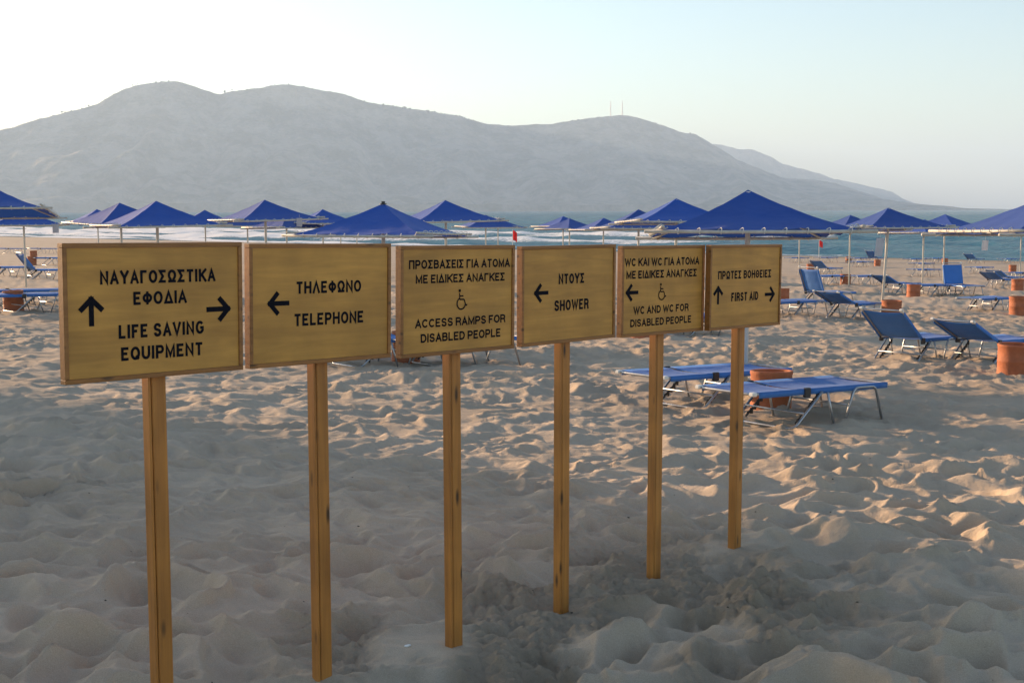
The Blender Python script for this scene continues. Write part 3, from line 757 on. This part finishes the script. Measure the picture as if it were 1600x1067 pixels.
CAN = [canopy_mesh(1.92, .46, s_) for s_ in (1, 2, 3)]
hh = .96; ov = .17
PIPE = tube_mesh('rim_pipe', [(-hh - ov, 0, 0), (-.4, 0, -.006), (.4, 0, -.006), (hh + ov, 0, 0)], .017, 8)
bm = bmesh.new()
for k in range(9):
    x = -hh + .12 + k * (2 * hh - .24) / 8
    pts = [(x + .02 * math.sin(q) + .012 * q, .030 * math.cos(q), .004 + .030 * math.sin(q)) for q in [2 * math.pi * w / 8 for w in range(9)]]
    bm_tube(bm, pts, .005, 4)
LACE = bm_mesh(bm, 'lacing')
bm = bmesh.new()
bm_tube(bm, [(0, 0, 0), (.0, -.0, -.012)], .05, 10); bm_tube(bm, [(0, 0, .0), (0, 0, .03)], .028, 8)
CAP = bm_mesh(bm, 'finial')
RIB = tube_mesh('rib', [(0, 0, .44), (hh * .5, hh * .5, .175), (hh, hh, -.015)], .013, 6)
ROOT_CACHE = {}
def umbrella(x, y, height, yaw, tilt=0.0, tilt_dir=0.0, lab='', seed=0, lean=0.0, full=True, group='blue canvas umbrellas on the beach'):
    """height: apex above the sand"""
    z = gz(x, y)
    t = empty('beach_umbrella', (x, y, z)); tag(t, lab, 'umbrella', group)
    rim = height - .46
    top = Vector((0, 0, rim)) + Vector((lean, 0, 0))
    hm = Matrix.Translation(top) @ Matrix.Rotation(R(yaw), 4, 'Z') @ Matrix.Rotation(tilt_dir, 4, 'Z') @ Matrix.Rotation(R(tilt), 4, 'X') @ Matrix.Rotation(-tilt_dir, 4, 'Z')
    def put(name, me, mat, mtx, parent=t):
        o = link(name, me, mat, parent); o.matrix_local = mtx; return o
    cn = put('canopy', CAN[seed % 3], M['canvas'], hm @ Matrix.Translation((0, 0, .46)))
    for k in range(4):
        pm = hm @ Matrix.Rotation(k * math.pi / 2, 4, 'Z') @ Matrix.Translation((0, -hh, -.012 + .043 * (k % 2)))
        pp = put('rim_pipe', PIPE, M['pipe'], pm)
        if full:
            lc = link('lacing', LACE, M['rope'], pp); lc['kind'] = 'stuff'
            put('rib', RIB, M['pole'], hm @ Matrix.Rotation(k * math.pi / 2, 4, 'Z') @ Matrix.Translation((0, 0, -.01)))
    if 'finial' in lab: put('finial', CAP, M['black_plastic'], hm @ Matrix.Translation((0, 0, .46)))
    key = round(height, 2)
    if (key, lean) not in ROOT_CACHE:
        ROOT_CACHE[(key, lean)] = tube_mesh('pole', [(0, 0, -.4), (lean, 0, rim), (lean, 0, rim + .44)], .027, 10)
    put('pole', ROOT_CACHE[(key, lean)], M['pole'], Matrix.Identity(4))
    return t

UMB = [ # x, y, height, yaw, tilt, tilt_dir, label
 (-9.26, 23.0, 2.37, 12, 5.5, 0, 'blue beach umbrella cut off by the left picture edge'),
 (-13.67, 36.0, 2.20, 25, 1, 0, 'blue umbrella half hidden behind the one at the left picture edge'),
 (-15.78, 49.0, 2.42, 30, 2, 1, 'small distant blue umbrella, leftmost peak in front of the white surf'),
 (-9.12, 30.0, 2.28, 40, 3, 2, 'blue umbrella peeking out behind the one above the life saving sign'),
 (-6.62, 24.0, 2.20, 31, 1, 1, 'wide blue umbrella right above the life saving equipment sign'),
 (-11.21, 47.0, 2.42, 20, 1, 0, 'small blue umbrella peak between the two larger ones above the first sign'),
 (-5.65, 29.5, 2.39, 33, 1.5, 1, 'blue umbrella above the gap between life saving and telephone signs'),
 (-9.46, 46.0, 2.32, 10, 1, 0, 'distant umbrella under the rim of the one above the telephone sign, nearer the first sign'),
 (-7.36, 42.0, 2.26, 48, 1, 0, 'distant umbrella under the rim of the one above the telephone sign, nearer the middle'),
 (-6.17, 42.0, 2.42, 28, 1, 0, 'mid-distance blue umbrella above the middle of the telephone sign'),
 (-7.99, 60.0, 2.44, 15, 0, 0, 'tiny distant umbrella peak just right of the mid-distance one over the telephone sign'),
 (-7.72, 64.0, 2.57, 35, 0, 0, 'tiny distant umbrella peak touching the slope of the big one over the telephone sign'),
 (-1.86, 18.6, 2.09, -17, 1.5, 0, 'large low blue umbrella with black finial between telephone and access ramp signs'),
 (-1.46, 28.5, 2.42, 21, 1, 1, 'blue umbrella with one pale side above the access ramps sign'),
 (-0.99, 49.0, 2.42, 15, 0, 0, 'small umbrella peak behind the one above the access ramps sign'),
 (-0.66, 62.0, 2.50, 32, 0, 0, 'farthest small umbrella beside the red flag above the access ramps sign'),
 (2.24, 56.0, 2.55, 30, 1, 0, 'small distant umbrella above the shower sign, the rear of a pair'),
 (2.43, 54.0, 2.43, 40, 1, 0, 'small distant umbrella above the shower sign, the front of a pair'),
 (3.43, 48.0, 2.37, 18, 1, 0, 'low distant blue umbrella above the right half of the shower sign'),
 (3.06, 31.0, 2.34, 8, 1.5, 0, 'blue umbrella above the gap between shower and WC signs'),
 (3.20, 25.0, 2.43, 8, 2, 0, 'tall blue umbrella right above the WC sign'),
 (2.48, 13.5, 2.17, -3, 3.2, 0, 'biggest blue umbrella, above the first aid sign'),
 (12.12, 46.0, 2.59, 20, 1, 0, 'small umbrella peak just right of the biggest umbrella'),
 (8.23, 28.5, 2.40, 12, 2.5, 0, 'blue umbrella on a leaning white pole right of the first aid sign'),
 (13.80, 43.0, 2.42, 30, 1, 0, 'small low umbrella right behind the leaning-pole umbrella'),
 (15.17, 45.0, 2.65, 40, 1, 0, 'small umbrella standing highest against the sea near the right edge'),
 (6.12, 14.5, 2.24, 6, 1, 0, 'large blue umbrella cut off by the right picture edge'),
 (13.45, 60.0, 2.50, 20, 1, 0, 'distant umbrella seen under the rim of the biggest umbrella'),
 (23.02, 58.0, 2.50, 20, 1, 0, 'distant umbrella under the rim of the one at the right picture edge'),
 (18.07, 62.0, 2.50, 20, 1, 0, 'distant umbrella seen under the leaning-pole umbrella')]
for i, (x, y, h_, yw, ti, td, lab) in enumerate(UMB):
    umbrella(x, y, h_, yw, -ti, td, lab, i, lean=(.12 if 'leaning' in lab and 'on a' in lab else 0.0), full=(y < 45))

# ------------------------------------------------------------------ sun loungers
LZ = .33; LW = .31
def lounger_meshes():
    g = {}
    g['seat_frame'] = tube_mesh('seat_frame', [(-.32, -LW, LZ), (.95, -LW, LZ), (.95, LW, LZ), (-.32, LW, LZ)], .0125, 8, .07)
    # sling: fabric wrapped round both rails
    def sling(x0, x1, sag):
        bm = bmesh.new(); nx, ny = 10, 8; rows = []
        for i in range(nx + 1):
            x = x0 + (x1 - x0) * i / nx; row = []
            for j in range(ny + 1):
                v = -1 + 2 * j / ny
                row.append(bm.verts.new((x, v * (LW + .012), LZ + .017 - sag * (1 - v * v) * (1 if 0 < i < nx else .7) - .004 * math.sin(i * 1.9) * (1 - v * v))))
            row.append(bm.verts.new((x, LW + .016, LZ - .035))); row.insert(0, bm.verts.new((x, -LW - .016, LZ - .035)))
            rows.append(row)
        for a, b in zip(rows[:-1], rows[1:]):
            for k in range(len(a) - 1): bm.faces.new((a[k], b[k], b[k + 1], a[k + 1]))
        bmesh.ops.recalc_face_normals(bm, faces=bm.faces)
        r = bmesh.ops.solidify(bm, geom=bm.faces[:], thickness=.003)
        return bm_mesh(bm, 'sling', True)
    g['seat_sling'] = sling(-.24, .90, .035)
    g['back_frame'] = tube_mesh('back_frame', [(0, -LW, 0), (-.70, -LW, 0), (-.70, LW, 0), (0, LW, 0)], .0125, 8, .07)
    bs = sling(-.64, -.02, .03)
    for v in bs.vertices: v.co.z -= LZ
    g['back_sling'] = bs
    bm = bmesh.new(); bm_box(bm, -.728, -.668, -.024, .026, -.017, .019, .008); g['end_cap'] = bm_mesh(bm, 'end_cap')
    g['head_leg'] = tube_mesh('head_leg', [(-.10, -LW - .03, LZ - .02), (-.46, -LW - .02, .0), (-.46, LW + .02, .0), (-.10, LW + .03, LZ - .02)], .012, 8, .07)
    g['side_leg'] = tube_mesh('side_leg', [(.24, 0, -.04), (.38, 0, LZ - .01), (.70, 0, LZ - .01), (.84, 0, -.04)], .0125, 8, .06)
    g['strut'] = tube_mesh('strut', [(-.02, 0, LZ - .03), (.10, 0, -.04)], .012, 7)
    g['brace'] = tube_mesh('brace', [(.30, -LW, .17), (.30, LW, .17)], .010, 6)
    g['crossbar'] = tube_mesh('crossbar', [(-.33, -LW - .02, .13), (-.33, LW + .02, .13)], .010, 6)
    bm = bmesh.new()
    for k in range(7):
        bm_box(bm, -.10 - k * .043, -.075 - k * .043, -.008, .008, LZ - .10 - k * .035, LZ - .045 - k * .035)
    bm_box(bm, -.38, -.07, -.006, .006, 0, .02)
    for v in bm.verts:
        if v.co.z < .03: v.co.z = v.co.z + LZ - .055 + (v.co.x + .07) * .80
    g['ratchet'] = bm_mesh(bm, 'ratchet')
    bm = bmesh.new(); bm_box(bm, -.33, -.25, -.018, .018, LZ - .06, LZ + .025, .008); g['hinge'] = bm_mesh(bm, 'hinge')
    return g
G = lounger_meshes()
def lounger(x, y, back, yaw, lab, full=True, dz=0.0, group='blue sun loungers on the sand'):
    t = empty('sun_lounger', (x, y, gz(x, y) + dz), (0, 0, R(yaw))); tag(t, lab, 'sun lounger', group)
    # the sand falls towards the sea, so tip the lounger with it
    e = .3; ca, sa = math.cos(R(yaw)), math.sin(R(yaw))
    t.rotation_euler[1] = -math.atan2(gz(x + ca * e, y + sa * e) - gz(x - ca * e, y - sa * e), 2 * e)
    L = lambda n, k, m, p=t, l=None, r=None: link(n, G[k], M[m], p, l, r)
    L('seat_frame', 'seat_frame', 'alu'); L('seat_sling', 'seat_sling', 'sling')
    bf = L('back_frame', 'back_frame', 'alu', t, (-.29, 0, LZ), (0, R(back), 0))
    L('back_sling', 'back_sling', 'sling', bf)
    for sg in (-1, 1):
        o = L('end_cap', 'end_cap', 'white_plastic', bf, (0, sg * (LW - .005), 0)); 
        L('side_leg', 'side_leg', 'alu', t, (0, sg * (LW + .022), 0))
        L('strut', 'strut', 'alu', t, (0, sg * (LW + .03), 0))
        L('hinge', 'hinge', 'black_plastic', t, (0, sg * (LW + .012), 0))
        if full: L('ratchet', 'ratchet', 'black_plastic', t, (0, sg * (LW - .03), 0))
    L('head_leg', 'head_leg', 'alu')
    if full: L('brace', 'brace', 'alu'); L('crossbar', 'crossbar', 'alu')
    return t

AX = 40.0     # foot end points towards the sea
LNG = [ # x, y, back angle, yaw offset, label
 (2.59, 11.51, 0, 0, 'flat blue lounger nearest the camera, just right of the first aid post'),
 (1.98, 12.75, 0, 2, 'flat blue lounger behind the WC and first aid posts, beside the clay pot'),
 (5.62, 17.87, 36, 2, 'blue lounger with raised back, left of the pair at the right edge'),
 (6.66, 17.75, 24, 0, 'blue lounger with slightly raised back behind the big clay pot at the right edge'),
 (7.33, 27.56, 22, 0, 'blue lounger with low raised back left of the leaning umbrella pole'),
 (6.22, 28.19, 0, 3, 'flat blue lounger touching the edge of the first aid sign'),
 (8.03, 33.03, 66, -4, 'blue lounger with back nearly upright, right of the first aid sign'),
 (14.83, 60.48, 32, 0, 'distant lounger with raised back left of the small pole, below the biggest umbrella rim'),
 (12.25, 49.25, 0, 0, 'flat distant lounger left of the clay pot in the middle rows'),
 (13.74, 49.72, 0, 0, 'flat distant lounger right of the clay pot in the middle rows'),
 (12.41, 41.30, 22, 0, 'lounger with low raised back touching the leaning pole, left of a dark clay pot'),
 (14.1, 40.3, 78, -115, 'lounger with upright back turned towards the camera, right of the dark clay pot'),
 (13.2, 40.2, 0, -4, 'flat lounger between the dark clay pot and the upright-backed one'),
 (11.63, 31.14, 0, 0, 'flat lounger left of the clay pot at the right picture edge, upper one'),
 (18.16, 47.60, 24, 0, 'front one of two overlapping raised loungers near the right edge'),
 (19.37, 50.26, 24, 0, 'rear one of two overlapping raised loungers near the right edge'),
 (22.45, 56.65, 0, 0, 'flat lounger cut by the right edge behind the overlapping raised pair'),
 (31.2, 86.5, 30, 0, 'tiny raised lounger at the waterline near the right edge'),
 (26.6, 84.6, 0, 0, 'tiny flat lounger at the waterline, above the dark clay pot'),
 (29.0, 87.5, 0, 0, 'tiny flat lounger at the waterline left of the far clay pot'),
 (23.55, 73.60, 0, 0, 'flat lounger in the second row from the water, above the upright-backed one'),
 (19.44, 60.45, 0, 0, 'flat lounger in the third row from the water, behind the upright-backed one'),
 (24.09, 65.97, 0, 0, 'flat lounger in the third row from the water near the right edge'),
 (34.0, 87.6, 0, 0, 'tiny flat lounger at the waterline by the right picture edge'),
 (24.6, 86.6, 45, 0, 'tiny lounger with steep raised back at the waterline right of the big umbrella'),
 (21.2, 86.5, 0, 0, 'tiny flat lounger at the waterline under the biggest umbrella rim'),
 (23.2, 85.6, 0, 0, 'tiny flat lounger at the waterline beside the far clay pot'),
 (20.78, 76.28, 0, 0, 'flat lounger in the second row from the water, left of the leaning pole'),
 (18.9, 85.0, 0, 0, 'tiny flat lounger at the waterline just right of the first aid sign'),
 (-9.71, 25.83, 0, 3, 'flat blue lounger in front of the clay pot at the left picture edge'),
 (-10.5, 27.6, 0, 0, 'flat blue lounger behind the clay pot at the left picture edge'),
 (-15.28, 41.57, 52, 0, 'blue lounger with steep raised back left of the life saving sign'),
 (-17.35, 43.84, 30, 0, 'raised lounger cut by the left picture edge behind the steep one'),
 (-20.88, 58.48, 0, 0, 'flat distant lounger left of the life saving sign, beside small clay pots'),
 (-32.68, 83.78, 0, 0, 'tiny far lounger at the left picture edge below the sand berm'),
 (-31.6, 86.5, 0, 0, 'tiny far lounger below the sand berm, touching the life saving sign'),
 (-1.72, 16.12, 0, 0, 'flat lounger mostly hidden behind the telephone sign'),
 (-.75, 16.53, 0, 0, 'flat lounger mostly hidden behind the access ramps sign'),
 (3.18, 22.21, 0, 0, 'lounger whose feet show under the WC sign'),
]
for k, (x, y, bk, dy, lab) in enumerate(LNG):
    lounger(x, y, bk, AX + dy + random.uniform(-2.5, 2.5), lab, full=(y < 45), dz=-.005)

# ------------------------------------------------------------------ terracotta pots
def pot_mesh(seed, d=.40, h=.40):
    rs = random.Random(seed); bm = bmesh.new(); seg = 28; R0 = d / 2
    prof = [(R0 * .985, -.15), (R0, 0), (R0 * 1.005, h * .08), (R0 * .985, h * .10), (R0 * .985, h * .46), (R0 * 1.0, h * .47), (R0 * 1.0, h * .53), (R0 * .985, h * .54), (R0 * .99, h * .9), (R0 * 1.02, h * .92), (R0 * 1.02, h), (R0 * .9, h), (R0 * .88, h * .82), (0.0, h * .80)]
    sl = rs.uniform(-.05, .05)
    rings = []
    for (r, z) in prof:
        if r == 0: rings.append([bm.verts.new((0, 0, z))]); continue
        rings.append([bm.verts.new((r * math.cos(a), r * math.sin(a), z + (sl * r * math.cos(a) if z > h * .7 else 0))) for a in [2 * math.pi * q / seg for q in range(seg)]])
    for a, b in zip(rings[:-1], rings[1:]):
        for q in range(seg):
            if len(b) == 1: bm.faces.new((a[q], a[(q + 1) % seg], b[0]))
            else: bm.faces.new((a[q], a[(q + 1) % seg], b[(q + 1) % seg], b[q]))
    bmesh.ops.recalc_face_normals(bm, faces=bm.faces)
    me = bm_mesh(bm, 'pot', True); me.set_sharp_from_angle(angle=R(40)); return me
POTM = [pot_mesh(s_) for s_ in (1, 2, 3)]
POT = [
 (2.50, 12.25, 1.0, 'clay pot behind the first aid post, between the two nearest loungers'),
 (6.29, 15.91, 1.05, 'large clay pot at the right picture edge beside the raised loungers'),
 (8.12, 27.3, 1.05, 'clay pot at the foot of the leaning umbrella pole'),
 (11.79, 29.68, 1.1, 'clay pot at the right picture edge beside the upper flat lounger'),
 (12.00, 38.20, 1.0, 'dark clay pot between a low raised lounger and the upright-backed one'),
 (12.90, 49.45, 1.0, 'clay pot in the middle rows, left of the leaning pole, between two flat loungers'),
 (15.4, 66.0, 1.0, 'small clay pot below the biggest umbrella rim, under a raised lounger'),
 (7.21, 34.07, .95, 'clay pot half hidden by the first aid sign edge'),
 (17.98, 45.46, 1.05, 'clay pot at the right edge beside the overlapping raised loungers'),
 (28.4, 84.0, 1.0, 'tiny clay pot at the waterline above the upright-backed lounger'),
 (27.09, 69.27, 1.0, 'small clay pot near the right edge, second from the water'),
 (22.6, 86.0, 1.0, 'tiny clay pot at the waterline under the biggest umbrella rim'),
 (22.4, 78.5, 1.0, 'tiny clay pot near the water, left of the leaning pole'),
 (-10.12, 25.94, 1.0, 'clay pot at the left picture edge among flat loungers'),
 (-21.71, 57.98, 1.0, 'small clay pot left of the life saving sign, front of two'),
 (-27.0, 72.4, 1.0, 'small clay pot left of the life saving sign, rear of two'),
 (-1.40, 16.75, .95, 'clay pot showing through the gap between telephone and access ramp signs'),
 (2.17, 21.29, 1.0, 'clay pot showing under the shower and WC signs'),
]
for k, (x, y, s_, lab) in enumerate(POT):
    o = link('clay_pot', POTM[k % 3], M['terracotta']); o.location = (x, y, gz(x, y) - .015); o.scale = (s_, s_, s_); o.rotation_euler = (random.uniform(-.03, .03), random.uniform(-.03, .03), random.uniform(0, 6))
    tag(o, lab, 'pot', 'clay pots beside the loungers')

# ------------------------------------------------------------------ tags hanging from umbrellas, flags, scraps on the sand
bm = bmesh.new(); nx = 5
for i in range(nx + 1):
    for z in (0, -.24):
        bm.verts.new((-.08 + .16 * i / nx, .025 * math.sin(i / nx * 3.1) + (.03 if z else 0), z - .10))
bm.verts.ensure_lookup_table()
for i in range(nx): bm.faces.new([bm.verts[q] for q in (2 * i, 2 * i + 1, 2 * i + 3, 2 * i + 2)])
bmesh.ops.solidify(bm, geom=bm.faces[:], thickness=.002)
CARD = bm_mesh(bm, 'card'); STR = tube_mesh('string', [(0, 0, 0), (0, .01, -.11)], .003, 4)
for (x, y, z, s_, yw, lab) in (
  (-7.95, 22.4, 1.55, .65, 20, 'white card dangling from the umbrella at the left picture edge'),
  (3.62, 12.6, 1.50, .75, 35, 'large pale card dangling from the biggest umbrella'),
  (5.02, 13.6, 1.42, .45, 10, 'small white card dangling from the umbrella at the right picture edge'),
  (14.95, 43.9, 1.15, .9, 30, 'yellowish lit card dangling near the highest small umbrella at right'),
  (-4.72, 28.6, 1.62, .8, 25, 'white card dangling from the umbrella left of the telephone sign middle')):
    t = empty('hanging_card', (x, y, z), (0, 0, R(yw))); t.scale = (s_, s_, s_); tag(t, lab, 'card', 'cards hanging from umbrellas')
    link('card', CARD, M['card'], t); link('string', STR, M['rope'], t)

def flag(x, y, hgt, fw, fh, lab):
    t = empty('red_flag', (x, y, gz(x, y))); tag(t, lab, 'flag', 'red flags by the water')
    link('pole', tube_mesh('pole', [(0, 0, -.3), (0, 0, hgt)], .016, 6), M['pole'], t)
    bm = bmesh.new(); n = 6; rows = []
    for i in range(n + 1):
        u = i / n
        rows.append([bm.verts.new((u * fw * .75, .10 * math.sin(u * 5) * fw, hgt - .03 - fh * v - .28 * fh * u * u)) for v in (0, .5, 1)])
    for a, b in zip(rows[:-1], rows[1:]):
        for k in range(2): bm.faces.new((a[k], b[k], b[k + 1], a[k + 1]))
    bmesh.ops.solidify(bm, geom=bm.faces[:], thickness=.004)
    link('cloth', bm_mesh(bm, 'cloth', True), M['red_cloth'], t)
flag(0.05, 66.0, 1.95, .30, .5, 'red flag hanging above the gap between access ramp and shower signs')
flag(20.6, 86.0, 1.5, .32, .42, 'red flag under the biggest umbrella rim near the water')

rs = random.Random(11); bm = bmesh.new()
def sand_z(x, y):
    z, _, _ = sand_height(np.array([x]), np.array([y]), np.array([math.hypot(x, y)])); return float(z[0])
pts = [(rs.uniform(-3.2, 4.0), rs.uniform(4.2, 10)) for _ in range(230)]
zz, _, _ = sand_height(np.array([p[0] for p in pts]), np.array([p[1] for p in pts]), np.array([math.hypot(*p) for p in pts]))
for (x, y), z in zip(pts, zz):
    L = rs.choice((.004, .005, .006, .008, .012)) * rs.uniform(.7, 1.3)
    mt = Matrix.Translation((x, y, z + .002)) @ Matrix.Rotation(rs.uniform(0, 6), 4, 'Z') @ Matrix.Rotation(rs.uniform(-.4, .4), 4, 'Y') @ Matrix.Diagonal((L, L * rs.uniform(.25, .7), L * rs.uniform(.2, .5), 1))
    r = bmesh.ops.create_icosphere(bm, subdivisions=1, radius=.6, matrix=mt)
    for v in r['verts']: v.co += Vector((rs.uniform(-1, 1), rs.uniform(-1, 1), rs.uniform(-.5, .5))) * L * .15
tag(link('beach_debris', bm_mesh(bm, 'beach_debris'), M['debris']), 'scattered dark bits of dry seaweed and grit on the sand', 'debris', kind='stuff')

def scrap(name, x, y, sx, sy, sz, mat, lab, cat):
    bm = bmesh.new(); r2 = random.Random(name); bmesh.ops.create_icosphere(bm, subdivisions=2, radius=1.0)
    for v in bm.verts:
        v.co = Vector((v.co.x * sx, v.co.y * sy, v.co.z * sz + .4 * sz * math.sin(v.co.x * 3))) * r2.uniform(.8, 1.15)
    o = link(name, bm_mesh(bm, name), M[mat]); o.location = (x, y, sand_z(x, y) + sz * .5); tag(o, lab, cat)
scrap('shell_fragment', -.422, 4.985, .014, .010, .005, 'shell', 'small white shell fragment on dug sand left of the access ramps post', 'shell')
scrap('dark_scrap', 1.894, 5.01, .020, .011, .005, 'debris', 'dark scrap lying on the sand in the lower right corner area', 'scrap')
scrap('seaweed_scrap', -1.37, 7.79, .026, .011, .006, 'debris', 'dark seaweed scrap on smooth sand left of the telephone post', 'seaweed')
